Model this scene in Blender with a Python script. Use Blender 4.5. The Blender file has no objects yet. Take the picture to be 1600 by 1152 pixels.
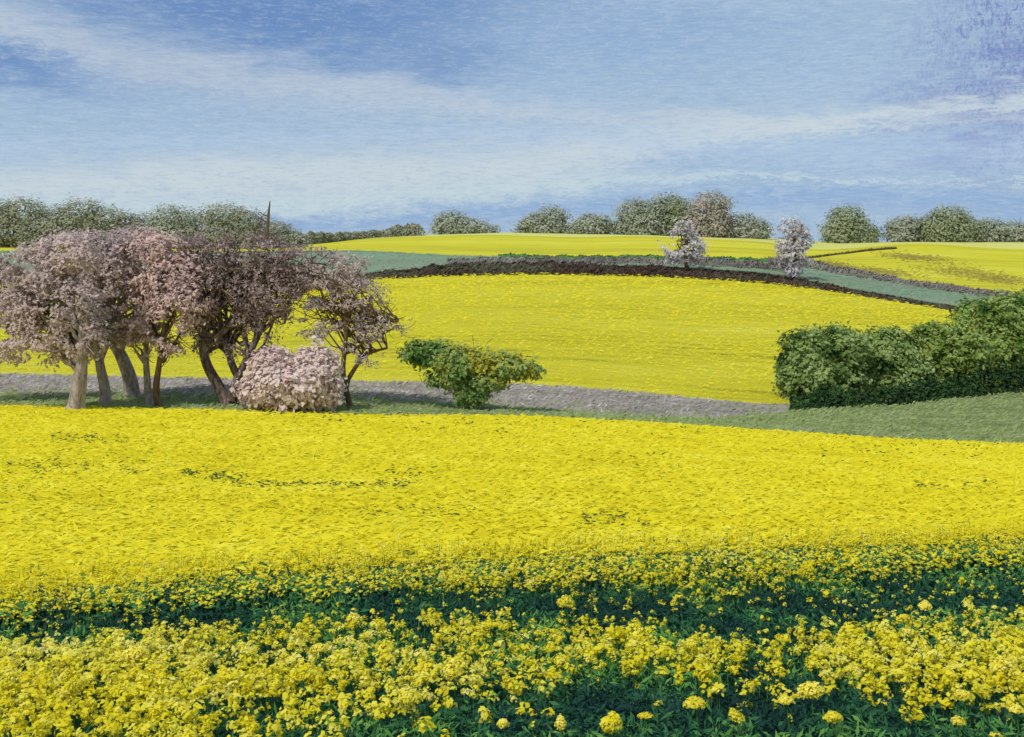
import bpy, math, random
import numpy as np
from mathutils import Vector
R = math.radians
rng = np.random.default_rng(11)
random.seed(5)
sc = bpy.context.scene
COL = sc.collection

# ------------------------------------------------------------------ camera
F = 1716.0            # focal length in photo pixels (photo 1600 wide)
HROW = 365.0          # eye level row
CZ = 14.0             # eye height over datum
cam_d = bpy.data.cameras.new('camera'); cam = bpy.data.objects.new('camera', cam_d); COL.objects.link(cam)
cam_d.sensor_width = 36; cam_d.lens = 36*F/1600
cam_d.shift_y = -(576-HROW)/1600
cam_d.clip_start = 0.1; cam_d.clip_end = 30000
cam.location = (0, 0, CZ); cam.rotation_euler = (R(90), 0, 0)
sc.camera = cam

# ------------------------------------------------------------------ view
sc.view_settings.view_transform = 'Standard'; sc.view_settings.look = 'None'
sc.view_settings.exposure = 0; sc.view_settings.gamma = 1
sc.cycles.max_bounces = 5; sc.cycles.diffuse_bounces = 3; sc.cycles.transparent_max_bounces = 4

def lin(c):
    return tuple((x/255/12.92 if x/255 <= .04045 else ((x/255+.055)/1.055)**2.4) for x in c)

# ------------------------------------------------------------------ node maths
class N:
    """tiny expression wrapper round shader maths nodes"""
    def __init__(s, nt, sock): s.nt, s.k = nt, sock
    def _m(s, op, *o):
        n = s.nt.nodes.new('ShaderNodeMath'); n.operation = op
        for i, x in enumerate((s,)+o):
            if isinstance(x, N): s.nt.links.new(x.k, n.inputs[i])
            else: n.inputs[i].default_value = x
        return N(s.nt, n.outputs[0])
    def __add__(s, o): return s._m('ADD', o)
    def __sub__(s, o): return s._m('SUBTRACT', o)
    def __mul__(s, o): return s._m('MULTIPLY', o)
    def __truediv__(s, o): return s._m('DIVIDE', o)
    def f(s, op, *o): return s._m(op, *o)
    def clamp(s): return s._m('MAXIMUM', 0.0)._m('MINIMUM', 1.0)
    def step(s, a, b):
        n = s.nt.nodes.new('ShaderNodeMapRange'); n.interpolation_type = 'SMOOTHSTEP'
        s.nt.links.new(s.k, n.inputs[0]); n.inputs[1].default_value = a; n.inputs[2].default_value = b
        return N(s.nt, n.outputs[0])
def mixc(nt, fac, a, b):
    n = nt.nodes.new('ShaderNodeMix'); n.data_type = 'RGBA'; n.clamp_factor = True
    for i, x in ((0, fac), (6, a), (7, b)):
        if isinstance(x, N): nt.links.new(x.k, n.inputs[i])
        elif isinstance(x, (tuple, list)): n.inputs[i].default_value = (*x, 1)
        else: n.inputs[i].default_value = x
    return N(nt, n.outputs[2])
def combine(nt, x, y, z=0.0):
    n = nt.nodes.new('ShaderNodeCombineXYZ')
    for i, v in enumerate((x, y, z)):
        if isinstance(v, N): nt.links.new(v.k, n.inputs[i])
        else: n.inputs[i].default_value = v
    return N(nt, n.outputs[0])
def noise(nt, vec, scale=1.0, detail=4, rough=.55, dist=0.0):
    n = nt.nodes.new('ShaderNodeTexNoise'); nt.links.new(vec.k, n.inputs['Vector'])
    n.inputs['Scale'].default_value = scale; n.inputs['Detail'].default_value = detail
    n.inputs['Roughness'].default_value = rough; n.inputs['Distortion'].default_value = dist
    return N(nt, n.outputs[0])

# ------------------------------------------------------------------ world: sky with brushed cirrus
SUN_EL, SUN_AZ = R(50), R(-142)      # azimuth from +Y towards +X: from the left, behind the viewer
w = bpy.data.worlds.new('World'); sc.world = w; w.use_nodes = True
nt = w.node_tree; nt.nodes.clear()
out = nt.nodes.new('ShaderNodeOutputWorld'); bg = nt.nodes.new('ShaderNodeBackground'); nt.links.new(bg.outputs[0], out.inputs[0])
bg.inputs[1].default_value = 0.1
sky = nt.nodes.new('ShaderNodeTexSky'); sky.sky_type = 'NISHITA'; sky.sun_disc = False
sky.sun_elevation = SUN_EL; sky.sun_rotation = SUN_AZ
tc = nt.nodes.new('ShaderNodeTexCoord'); sp = nt.nodes.new('ShaderNodeSeparateXYZ'); nt.links.new(tc.outputs['Generated'], sp.inputs[0])
X, Y, Z = (N(nt, sp.outputs[i]) for i in range(3))
AZ = X.f('ARCTAN2', Y)                                   # compass bearing of the view direction
EL = Z / (X*X + Y*Y).f('SQRT').f('MAXIMUM', .02)         # tangent of its elevation
def ae(u, row):
    a = math.atan((u-800)/F); return a, (HROW-row)/F*math.cos(a)
# clouds wobble: irregular edges
nv = combine(nt, AZ*5.0, EL*26.0)
wob = (noise(nt, nv, 1.0, 7, .62, .3)-.5)*1.8
wob2 = (noise(nt, combine(nt, AZ*24.0, EL*90.0), 1.0, 6, .7)-.5)*2.2
wob3 = (noise(nt, combine(nt, AZ*60.0, EL*170.0), 1.0, 6, .8, 1.2)-.5)*2.2
def streak(pts, soft=1.0, p=1.0):
    """soft band following (u,row,halfwidth) points of the sky"""
    a = [ae(u, r) for u, r, h in pts]
    cr = nt.nodes.new('ShaderNodeFloatCurve'); cw = nt.nodes.new('ShaderNodeFloatCurve')
    a0, a1 = -.62, .62
    fac = (AZ-a0)/(a1-a0); fac = fac.clamp()
    for node, vals in ((cr, [q[1]*2 for q in a]), (cw, [pts[i][2]/F*8 for i in range(len(a))])):
        c = node.mapping.curves[0]
        while len(c.points) > 2: c.points.remove(c.points[1])
        xs = [(q[0]-a0)/(a1-a0) for q in a]
        c.points[0].location = (xs[0], vals[0]); c.points[1].location = (xs[-1], vals[-1])
        for x, v in list(zip(xs, vals))[1:-1]: c.points.new(x, v)
        node.mapping.extend = 'HORIZONTAL'; node.mapping.update(); nt.links.new(fac.k, node.inputs['Value'])
    c = N(nt, cr.outputs[0])/2.0; h = N(nt, cw.outputs[0])/8.0
    d = (EL - c + wob*.02*soft + wob2*.012*soft + wob3*.01*soft)/h
    return (d*d*-1.0).f('EXPONENT')
def blob(u, r, ru, rr, ang=0, rough=1.0):
    a0, e0 = ae(u, r); c, s = math.cos(R(ang)), math.sin(R(ang))
    dx = AZ-a0 + wob*.09*rough; dy = EL-e0 + wob*.05*rough + wob2*.035*rough + wob3*.02*rough
    p = (dx*c+dy*s)/(ru/F); q = (dy*c-dx*s)/(rr/F)
    return ((p*p+q*q)*-1.0).f('EXPONENT')
base = mixc(nt, EL.step(0.0, .21), lin((158, 186, 215)), lin((162, 187, 212)))
base = mixc(nt, (wob*1.6+.5).clamp()*.5, base, lin((178, 202, 226)))
s = base
def put(s, m, c, k=1.0): return mixc(nt, (m*k).clamp(), s, lin(c))
s = put(s, blob(480, 35, 330, 85, 4), (106, 142, 193), 1.1)
s = put(s, blob(250, 0, 200, 45, 0), (98, 134, 190), .8)
s = put(s, blob(20, 98, 130, 34, -6), (112, 146, 196), 1.0)
s = put(s, blob(690, 95, 90, 40, 0), (110, 144, 193), .7)
s = put(s, blob(1000, 60, 260, 60, 0), (140, 172, 212), .6)
s = put(s, blob(830, 255, 170, 30, 0), (140, 172, 214), .4)
s = put(s, blob(1640, 85, 130, 120, 0, 2.2), (124, 148, 196), .45)
s = put(s, blob(1520, 180, 60, 60, 0, 2.6), (118, 138, 196), .7)
s = mixc(nt, (blob(1590, 100, 100, 130, 0, 1.0)*(noise(nt, combine(nt, AZ*230.0, EL*110.0), 1.0, 6, .75, 1.5)-.46)*11.0).clamp()*.9, s, lin((116, 130, 188)))
s = put(s, streak([(-200, 0, 30), (60, 46, 26), (160, 80, 30), (300, 108, 32), (450, 130, 32), (620, 148, 28), (800, 170, 18), (1500, 190, 6)], 1.5), (196, 206, 218), .62)
s = put(s, streak([(-200, 300, 44), (0, 290, 36), (300, 280, 38), (600, 274, 46), (880, 250, 42), (1080, 216, 26), (1250, 190, 20), (1450, 168, 15), (1700, 150, 12)], 1.6), (204, 216, 222), .85)
s = put(s, streak([(-200, 345, 26), (0, 330, 26), (250, 325, 20), (420, 318, 14), (620, 310, 16), (850, 290, 16), (1000, 280, 8), (1300, 285, 3), (1700, 285, 2)]), (196, 216, 224), .8)
s = put(s, streak([(-200, 230, 8), (400, 218, 10), (700, 208, 9), (1300, 240, 30), (1700, 220, 26)]), (178, 200, 228), .5)
s = put(s, streak([(-200, 352, 3), (400, 348, 7), (640, 342, 14), (900, 325, 15), (1200, 310, 12), (1700, 330, 22)]), (140, 174, 216), .8)
# brushed fine grain in the high cloud
grain = noise(nt, combine(nt, AZ*60.0, EL*520.0), 1.0, 5, .7, .4)-.5
grain2 = noise(nt, combine(nt, AZ*260.0, EL*700.0), 1.0, 3, .7)-.5
s = mixc(nt, (grain*2.2+grain2*.9+wob3*.9+.02).clamp()*.55, s, lin((206, 218, 230)))
s = mixc(nt, (grain*-2.2-grain2*.9-wob3*.9+.02).clamp()*.5, s, lin((112, 148, 198)))
mul = nt.nodes.new('ShaderNodeVectorMath'); mul.operation = 'SCALE'; nt.links.new(s.k, mul.inputs[0]); mul.inputs[3].default_value = 10
fin = mixc(nt, .93, N(nt, sky.outputs[0]), N(nt, mul.outputs[0]))
nt.links.new(fin.k, bg.inputs[0])

sun_d = bpy.data.lights.new('sun', 'SUN'); sun_d.energy = 3.0; sun_d.angle = R(3); sun_d.color = (1, .95, .86)
sun = bpy.data.objects.new('sun', sun_d); COL.objects.link(sun)
sd = Vector((math.sin(SUN_AZ)*math.cos(SUN_EL), math.cos(SUN_AZ)*math.cos(SUN_EL), math.sin(SUN_EL)))
sun.rotation_euler = sd.to_track_quat('Z', 'Y').to_euler(); sun.location = (-40, -20, 80)

# ------------------------------------------------------------------ object helpers
def tag(o, label=None, cat=None, group=None, kind=None):
    for k, v in (('label', label), ('category', cat), ('group', group), ('kind', kind)):
        if v: o[k] = v
    return o
def mesh(name, V, Q, mat, parent=None, var=None, smooth=False, tris=False):
    me = bpy.data.meshes.new(name)
    V = np.asarray(V, np.float32); Q = np.asarray(Q, np.int32)
    n = Q.shape[1]
    me.vertices.add(len(V)); me.vertices.foreach_set('co', V.ravel())
    me.loops.add(Q.size); me.loops.foreach_set('vertex_index', Q.ravel())
    me.polygons.add(len(Q)); me.polygons.foreach_set('loop_start', np.arange(0, Q.size, n, dtype=np.int32))
    me.polygons.foreach_set('loop_total', np.full(len(Q), n, np.int32))
    if smooth: me.polygons.foreach_set('use_smooth', np.ones(len(Q), bool))
    if var is not None:
        a = me.attributes.new('var', 'FLOAT', 'POINT'); a.data.foreach_set('value', np.asarray(var, np.float32))
    me.update(calc_edges=True); me.materials.append(mat)
    o = bpy.data.objects.new(name, me); COL.objects.link(o)
    if parent: o.parent = parent
    return o
def empty(name, loc):
    o = bpy.data.objects.new(name, None); COL.objects.link(o); o.location = loc; o.empty_display_size = .3
    return o

# ------------------------------------------------------------------ materials
def newmat(name, rough=.8, spec=.2):
    m = bpy.data.materials.new(name); m.use_nodes = True; nt = m.node_tree
    b = nt.nodes['Principled BSDF']; b.inputs['Roughness'].default_value = rough
    b.inputs['Specular IOR Level'].default_value = spec
    return m, nt, b
def ramp(nt, fac, cols, interp='LINEAR'):
    r = nt.nodes.new('ShaderNodeValToRGB'); nt.links.new(fac.k, r.inputs[0]); e = r.color_ramp
    e.interpolation = interp
    while len(e.elements) < len(cols): e.elements.new(.5)
    for i, c in enumerate(cols):
        e.elements[i].position = (i+.0)/(len(cols)-1) if interp == 'LINEAR' else i/len(cols)
        e.elements[i].color = (*lin(c), 1)
    return N(nt, r.outputs[0])
def geo(nt):
    g = nt.nodes.new('ShaderNodeNewGeometry'); s = nt.nodes.new('ShaderNodeSeparateXYZ'); nt.links.new(g.outputs['Position'], s.inputs[0])
    return tuple(N(nt, s.outputs[i]) for i in range(3))
def leafmat(name, cols, patch=.5, scale=.6, trans=.15):
    """foliage: a ramp of the given colours, per-leaf value plus clumps"""
    m, nt, b = newmat(name, .75, .15)
    a = nt.nodes.new('ShaderNodeAttribute'); a.attribute_name = 'var'
    x, y, z = geo(nt)
    n = noise(nt, combine(nt, x, y, z), scale, 3, .6)
    fac = (N(nt, a.outputs['Fac'])*(1-patch) + ((n-.5)*2.2+.5)*patch).clamp()
    c = ramp(nt, fac, cols)
    nt.links.new(c.k, b.inputs['Base Color'])
    if trans:
        t = nt.nodes.new('ShaderNodeBsdfTranslucent'); nt.links.new(c.k, t.inputs[0])
        mx = nt.nodes.new('ShaderNodeMixShader'); mx.inputs[0].default_value = trans
        nt.links.new(b.outputs[0], mx.inputs[1]); nt.links.new(t.outputs[0], mx.inputs[2])
        nt.links.new(mx.outputs[0], nt.nodes['Material Output'].inputs[0])
    return m
def fieldmat(name, cols, sx=.25, scale=1.0, bump=.3, fine=8.0, olive=None, ol=.0, dist=.08):
    """crop or grass canopy: colour drifts and drill-row streaks along X"""
    m, nt, b = newmat(name, .85, .1)
    x, y, z = geo(nt)
    n1 = noise(nt, combine(nt, x*sx*.25, y*.25, z), scale, 5, .65)
    n2 = noise(nt, combine(nt, x*sx, y, z), scale*fine, 6, .75, .3)
    fac = ((n1-.5)*1.7 + (n2-.5)*2.4 + .5).clamp()
    c = ramp(nt, fac, cols)
    if olive:
        n3 = noise(nt, combine(nt, x*sx*.5, y*.6, z), scale*1.2, 6, .7, .5)
        c = mixc(nt, n3.step(.60-ol, .74-ol)*.8, c, lin(olive))
    nt.links.new(c.k, b.inputs['Base Color'])
    bp = nt.nodes.new('ShaderNodeBump'); bp.inputs['Strength'].default_value = bump; bp.inputs['Distance'].default_value = dist
    nt.links.new((n2+noise(nt, combine(nt, x*sx*1.5, y*1.5, z), scale*fine*3, 4, .7)*.5).k, bp.inputs['Height']); nt.links.new(bp.outputs[0], b.inputs['Normal'])
    return m
def barkmat(name, cols, scale=3.0):
    m, nt, b = newmat(name, .9, .1)
    x, y, z = geo(nt)
    n = noise(nt, combine(nt, x*2.0, y*2.0, z*.6), scale, 6, .7, .6)
    nt.links.new(ramp(nt, ((n-.5)*2.6+.5).clamp(), cols).k, b.inputs['Base Color'])
    bp = nt.nodes.new('ShaderNodeBump'); bp.inputs['Strength'].default_value = .6; bp.inputs['Distance'].default_value = .05
    nt.links.new(n.k, bp.inputs['Height']); nt.links.new(bp.outputs[0], b.inputs['Normal'])
    return m
M = {}
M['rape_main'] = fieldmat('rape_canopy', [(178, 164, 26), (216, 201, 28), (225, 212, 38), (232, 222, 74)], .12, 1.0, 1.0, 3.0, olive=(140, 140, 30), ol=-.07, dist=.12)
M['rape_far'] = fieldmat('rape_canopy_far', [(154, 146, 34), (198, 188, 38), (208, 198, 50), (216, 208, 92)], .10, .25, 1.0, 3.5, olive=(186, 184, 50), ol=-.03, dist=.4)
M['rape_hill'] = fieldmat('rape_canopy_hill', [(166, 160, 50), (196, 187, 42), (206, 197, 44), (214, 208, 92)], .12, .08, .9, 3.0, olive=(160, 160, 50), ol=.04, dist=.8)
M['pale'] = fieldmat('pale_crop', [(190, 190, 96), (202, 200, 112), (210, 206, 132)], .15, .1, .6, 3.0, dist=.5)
M['meadow'] = fieldmat('meadow_grass', [(96, 106, 68), (118, 130, 80), (134, 146, 94), (146, 150, 114)], .08, .35, .9, 4.0, olive=(104, 108, 92), ol=.06, dist=.15)
M['dry'] = fieldmat('dry_grass', [(118, 114, 100), (146, 138, 130), (162, 152, 148), (176, 168, 166)], .12, .35, .9, 4.0, olive=(128, 136, 112), ol=.06, dist=.15)
M['soil'] = fieldmat('dark_soil', [(60, 50, 42), (82, 70, 58), (98, 96, 78)], .15, .2, .9, 3.0, dist=.3)
M['teal'] = fieldmat('young_cereal', [(92, 118, 92), (108, 136, 108), (122, 150, 122), (134, 142, 122)], .08, .12, .8, 3.0, olive=(124, 126, 112), ol=.10, dist=.3)
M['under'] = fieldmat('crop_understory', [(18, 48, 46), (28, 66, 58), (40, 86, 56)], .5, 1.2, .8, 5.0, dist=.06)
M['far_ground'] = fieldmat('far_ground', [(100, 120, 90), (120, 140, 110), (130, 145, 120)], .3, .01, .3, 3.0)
YEL = [(216, 196, 22), (234, 218, 34), (242, 230, 56), (246, 236, 100), (246, 240, 160)]
M['petal'] = leafmat('rape_petals', YEL, .35, .9, .42)
M['petal_main'] = leafmat('rape_petals_canopy', [(192, 176, 24), (217, 203, 30), (227, 215, 42), (234, 226, 88)], .45, .35, .25)
M['petal_pale'] = leafmat('rape_petals_lemon', [(222, 204, 40), (238, 220, 60), (242, 230, 96), (244, 238, 150)], .3, 3, .25)
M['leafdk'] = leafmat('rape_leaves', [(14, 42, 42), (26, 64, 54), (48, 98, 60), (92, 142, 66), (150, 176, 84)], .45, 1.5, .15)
M['leafgap'] = leafmat('rape_leaves_gap', [(24, 48, 40), (46, 72, 34), (110, 118, 30)], .3, 2, .15)
M['stem'] = leafmat('rape_stems', [(44, 92, 48), (90, 132, 56)], .2, 2, 0)

# ------------------------------------------------------------------ terrain curves (near to far)
UG = np.arange(-1700, 3301, 10.0)
def cv(pts): p = np.array(pts, float); return np.interp(UG, p[:, 0], p[:, 1])
def smooth(a, k=7):
    kk = np.ones(k)/k; return np.convolve(np.pad(a, k//2, 'edge'), kk, 'valid')
rows, deps = [], []
def curve(r, d):
    r = smooth(cv(r)); d = smooth(cv(d)) if isinstance(d, list) else np.full(len(UG), float(d))
    rows.append(r); deps.append(d)
r1 = smooth(cv([(-800, 950), (0, 928), (300, 903), (600, 884), (900, 868), (1200, 858), (1600, 846), (2400, 830)]))
rows.append(r1); deps.append(4.0*F/(r1-HROW))
curve([(-800, 628), (0, 635), (200, 638), (400, 644), (600, 650), (800, 650), (1000, 660), (1200, 674), (1400, 687), (1600, 695), (2400, 715)], 50)      # far edge of main field
curve([(-800, 610), (0, 614), (400, 617), (600, 622), (800, 636), (1000, 650), (1120, 654), (1200, 648), (1280, 637), (1330, 634), (1400, 628), (1600, 612), (2400, 590)], [(-800, 56), (1000, 56), (1200, 62), (1600, 68), (2400, 70)])
curve([(-800, 585), (0, 585), (300, 592), (600, 598), (800, 600), (900, 606), (1000, 614), (1100, 624), (1200, 632), (1300, 632), (1400, 626), (1600, 610), (2400, 588)], [(-800, 65), (1000, 64), (1200, 63.5), (1600, 69.5), (2400, 71.5)])
curve([(-800, 442), (0, 443), (400, 446), (560, 437), (700, 431), (850, 428), (1000, 431), (1150, 438), (1240, 446), (1320, 459), (1400, 472), (1500, 488), (1600, 503), (1900, 525), (2400, 530)], [(-800, 200), (900, 200), (1200, 180), (1400, 150), (1600, 125), (2400, 110)])
curve([(-800, 430), (0, 430), (400, 432), (560, 430), (640, 421), (760, 415), (900, 415), (1050, 417), (1200, 426), (1300, 446), (1400, 463), (1500, 481), (1600, 496), (1900, 518), (2400, 524)], [(-800, 212), (900, 212), (1200, 192), (1400, 160), (1600, 132), (2400, 116)])
curve([(-800, 392), (0, 392), (400, 393), (560, 391), (700, 399), (900, 404), (1000, 403), (1200, 408), (1260, 415), (1330, 430), (1500, 456), (1600, 468), (1900, 495), (2400, 500)], [(-800, 245), (900, 245), (1200, 225), (1400, 205), (1600, 180), (2400, 160)])
curve([(-800, 380), (0, 380), (400, 384), (500, 379), (600, 371), (760, 367), (900, 371), (1000, 369), (1200, 378), (1270, 391), (1330, 388), (1400, 381), (1460, 381), (1520, 386), (1600, 390), (2400, 400)], 375)
curve([(-800, 372), (0, 374), (400, 379), (500, 376), (600, 369), (800, 363), (1000, 366), (1200, 372), (1300, 379), (1400, 378), (1600, 375), (2400, 372)], 430)
rows.append(np.full(len(UG), HROW+16/700*F)); deps.append(np.full(len(UG), 700.0))
RW = np.array(rows); DP = np.array(deps); ZZ = -(RW-HROW)/F*DP + CZ
MAPN = ['rapeseed_field', 'meadow', 'dry_verge', 'rapeseed_field', 'ploughed_strip', 'cereal_field', 'rapeseed_field', 'pale_field', 'far_slope']
MATS = ['rape_main', 'meadow', 'dry', 'rape_far', 'soil', 'teal', 'rape_hill', 'pale', 'far_ground']
SUBS = [60, 14, 14, 50, 6, 10, 20, 6, 8]

def vnoise(x, y, seed=0):
    """value noise, 2D"""
    xi = np.floor(x).astype(np.int64); yi = np.floor(y).astype(np.int64); fx = x-xi; fy = y-yi
    fx = fx*fx*(3-2*fx); fy = fy*fy*(3-2*fy)
    def h(a, b):
        n = (a*374761393 + b*668265263 + seed*974711) & 0xffffffff
        n = ((n ^ (n >> 13))*1274126177) & 0xffffffff
        return ((n ^ (n >> 16)) & 0xffff)/65535.0
    return (h(xi, yi)*(1-fx)+h(xi+1, yi)*fx)*(1-fy)+(h(xi, yi+1)*(1-fx)+h(xi+1, yi+1)*fx)*fy
def fbm(x, y, oct=4, seed=0):
    s = 0; a = .5; t = 0
    for i in range(oct): s = s+a*vnoise(x*2**i, y*2**i, seed+i); t += a; a *= .6
    return s/t
def gz(u, D):
    """ground height at photo column u (a bearing) and distance D"""
    u = np.atleast_1d(np.asarray(u, float)); D = np.atleast_1d(np.asarray(D, float)); u, D = np.broadcast_arrays(u, D)
    i = np.clip((u-UG[0])/10, 0, len(UG)-1.001); i0 = i.astype(int); f = i-i0
    d = DP[:, i0]*(1-f)+DP[:, i0+1]*f; z = ZZ[:, i0]*(1-f)+ZZ[:, i0+1]*f
    o = z[0].copy()
    for k in range(len(DP)-1):
        t = (D-d[k])/(d[k+1]-d[k]); m = t >= 0; t = np.minimum(t, 1)
        o = np.where(m, z[k]*(1-t)+z[k+1]*t, o)
    return o
def P(u, D, dz=0.0):
    u = np.atleast_1d(np.asarray(u, float)); D = np.atleast_1d(np.asarray(D, float)); u, D = np.broadcast_arrays(u, D)
    return np.stack([(u-800)/F*D, D, gz(u, D)+dz], -1)
def dist_at(u, row, lo=12, hi=430):
    """distance where the line of sight through (u,row) meets the ground"""
    D = np.geomspace(lo, hi, 1500); r = HROW+(CZ-gz(u, D))/D*F
    k = np.argmax(r <= row); return D[k]

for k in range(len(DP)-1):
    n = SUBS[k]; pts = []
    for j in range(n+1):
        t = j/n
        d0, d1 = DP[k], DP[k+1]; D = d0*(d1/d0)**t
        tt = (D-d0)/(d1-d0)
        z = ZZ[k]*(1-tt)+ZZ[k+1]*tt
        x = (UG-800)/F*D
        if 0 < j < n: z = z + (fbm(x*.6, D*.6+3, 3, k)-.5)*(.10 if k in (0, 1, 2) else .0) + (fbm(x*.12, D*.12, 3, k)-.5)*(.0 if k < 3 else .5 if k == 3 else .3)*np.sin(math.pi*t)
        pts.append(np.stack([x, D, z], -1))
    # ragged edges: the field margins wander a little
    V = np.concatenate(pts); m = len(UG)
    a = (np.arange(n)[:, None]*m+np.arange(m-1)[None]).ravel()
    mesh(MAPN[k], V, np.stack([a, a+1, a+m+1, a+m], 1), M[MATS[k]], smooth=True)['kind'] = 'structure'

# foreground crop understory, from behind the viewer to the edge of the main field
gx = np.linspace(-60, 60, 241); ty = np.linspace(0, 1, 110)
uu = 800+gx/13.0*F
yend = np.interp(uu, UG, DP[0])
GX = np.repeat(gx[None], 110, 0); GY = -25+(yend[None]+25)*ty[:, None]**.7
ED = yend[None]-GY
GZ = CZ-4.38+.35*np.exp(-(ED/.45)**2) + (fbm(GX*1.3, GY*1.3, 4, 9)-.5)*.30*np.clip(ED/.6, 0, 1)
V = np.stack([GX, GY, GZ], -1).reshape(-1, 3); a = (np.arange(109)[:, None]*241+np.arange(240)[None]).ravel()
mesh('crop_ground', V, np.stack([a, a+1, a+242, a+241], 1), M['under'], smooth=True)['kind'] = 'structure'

# base ground out to the horizon
rr = np.array([0, 60, 200, 500, 700, 1200, 2500, 5000, 9000]); zr = CZ-np.array([14, 14, 16.5, 17.5, 18, 22, 34, 56, 95.0])
ang = np.linspace(0, 2*math.pi, 97)[:-1]
V = np.array([(r*math.cos(t), r*math.sin(t), z) for r, z in zip(rr, zr) for t in ang])
Q = [(i*96+j, (i+1)*96+j, (i+1)*96+(j+1) % 96, i*96+(j+1) % 96) for i in range(8) for j in range(96)]
mesh('ground', V, Q, M['far_ground'], smooth=True)['kind'] = 'structure'

# ------------------------------------------------------------------ dabs: many small leaf/petal faces
def dabs(C, Nn, L, W, jit=.35, tang=None):
    """rhombic leaf faces at C facing about Nn, half length L and half width W"""
    n = len(C); L = np.broadcast_to(L, n)[:, None]; W = np.broadcast_to(W, n)[:, None]
    Nn = Nn/np.maximum(np.linalg.norm(Nn, axis=1, keepdims=True), 1e-6)
    t = rng.normal(size=(n, 3)) if tang is None else tang+rng.normal(size=(n, 3))*.35
    t -= (t*Nn).sum(1, keepdims=True)*Nn; t /= np.maximum(np.linalg.norm(t, axis=1, keepdims=True), 1e-6)
    b = np.cross(Nn, t)
    j = lambda: 1+rng.uniform(-jit, jit, (n, 1))
    k = rng.uniform(-.4, .4, (n, 1))*L
    V = np.stack([C-t*L*j(), C+b*W*j()+t*k+Nn*W*.25, C+t*L*j(), C-b*W*j()+t*k+Nn*W*.25], 1).reshape(-1, 3)
    return V, np.arange(4*n).reshape(n, 4)
def dabmesh(name, C, Nn, L, W, mat, parent=None, var=None, tang=None):
    V, Q = dabs(C, Nn, L, W, tang=tang)
    v = rng.random(len(C)) if var is None else var
    return mesh(name, V, Q, mat, parent, np.repeat(v, 4))
def tubes(paths, sides=7):
    """tapered tubes along point lists with radii -> V,Q"""
    VV, QQ, off = [], [], 0
    for pts, rad in paths:
        pts = np.asarray(pts, float); n = len(pts)
        T = np.gradient(pts, axis=0); T /= np.maximum(np.linalg.norm(T, axis=1, keepdims=True), 1e-9)
        ref = np.array([0, 1.0, 0.07]); a = np.cross(T, ref); a /= np.maximum(np.linalg.norm(a, axis=1, keepdims=True), 1e-9); b = np.cross(T, a)
        th = np.linspace(0, 2*math.pi, sides, endpoint=False)
        r = np.asarray(rad)[:, None, None]
        ring = pts[:, None]+r*(np.cos(th)[None, :, None]*a[:, None]+np.sin(th)[None, :, None]*b[:, None])
        VV.append(ring.reshape(-1, 3))
        for i in range(n-1):
            for j in range(sides):
                QQ.append((off+i*sides+j, off+i*sides+(j+1) % sides, off+(i+1)*sides+(j+1) % sides, off+(i+1)*sides+j))
        off += n*sides
    return np.concatenate(VV), np.array(QQ)
def bez(p0, p1, p2, n=6):
    t = np.linspace(0, 1, n)[:, None]; return (1-t)**2*p0+2*t*(1-t)*p1+t*t*p2

def crown_pts(lobes, n, shell=.55, rough=.22, seed=0):
    """points and outward normals through the shells of ellipsoid lobes (cx,cy,cz,rx,ry,rz)"""
    L = np.array(lobes, float); wgt = (L[:, 3]*L[:, 5]); wgt /= wgt.sum()
    k = rng.choice(len(L), n, p=wgt); d = rng.normal(size=(n, 3)); d /= np.linalg.norm(d, axis=1, keepdims=True)
    az = np.arctan2(d[:, 0], d[:, 1])*1.6+k*3.1; el = d[:, 2]*2.6
    bump = 1+rough*2.2*(fbm(az*1.6+seed, el*1.6+seed*.7, 3, seed)-.5)+rough*1.5*(fbm(az*7+seed, el*7, 2, seed+5)-.5)
    r = (shell+(1-shell)*rng.random(n)**.55)*bump
    r = np.where(rng.random(n) < .10, r*rng.uniform(1.0, 1.22, n), r)
    C = L[k, :3]+d*L[k, 3:6]*r[:, None]
    # drop what lies deep inside other lobes
    inside = np.zeros(n, bool)
    for q in L:
        inside |= (((C-q[:3])/q[3:6])**2).sum(1) < .35
    C, d, k = C[~inside], d[~inside], k[~inside]
    return C, d/L[k, 3:6]*L[k, 3:6].mean(1, keepdims=True), k

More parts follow.
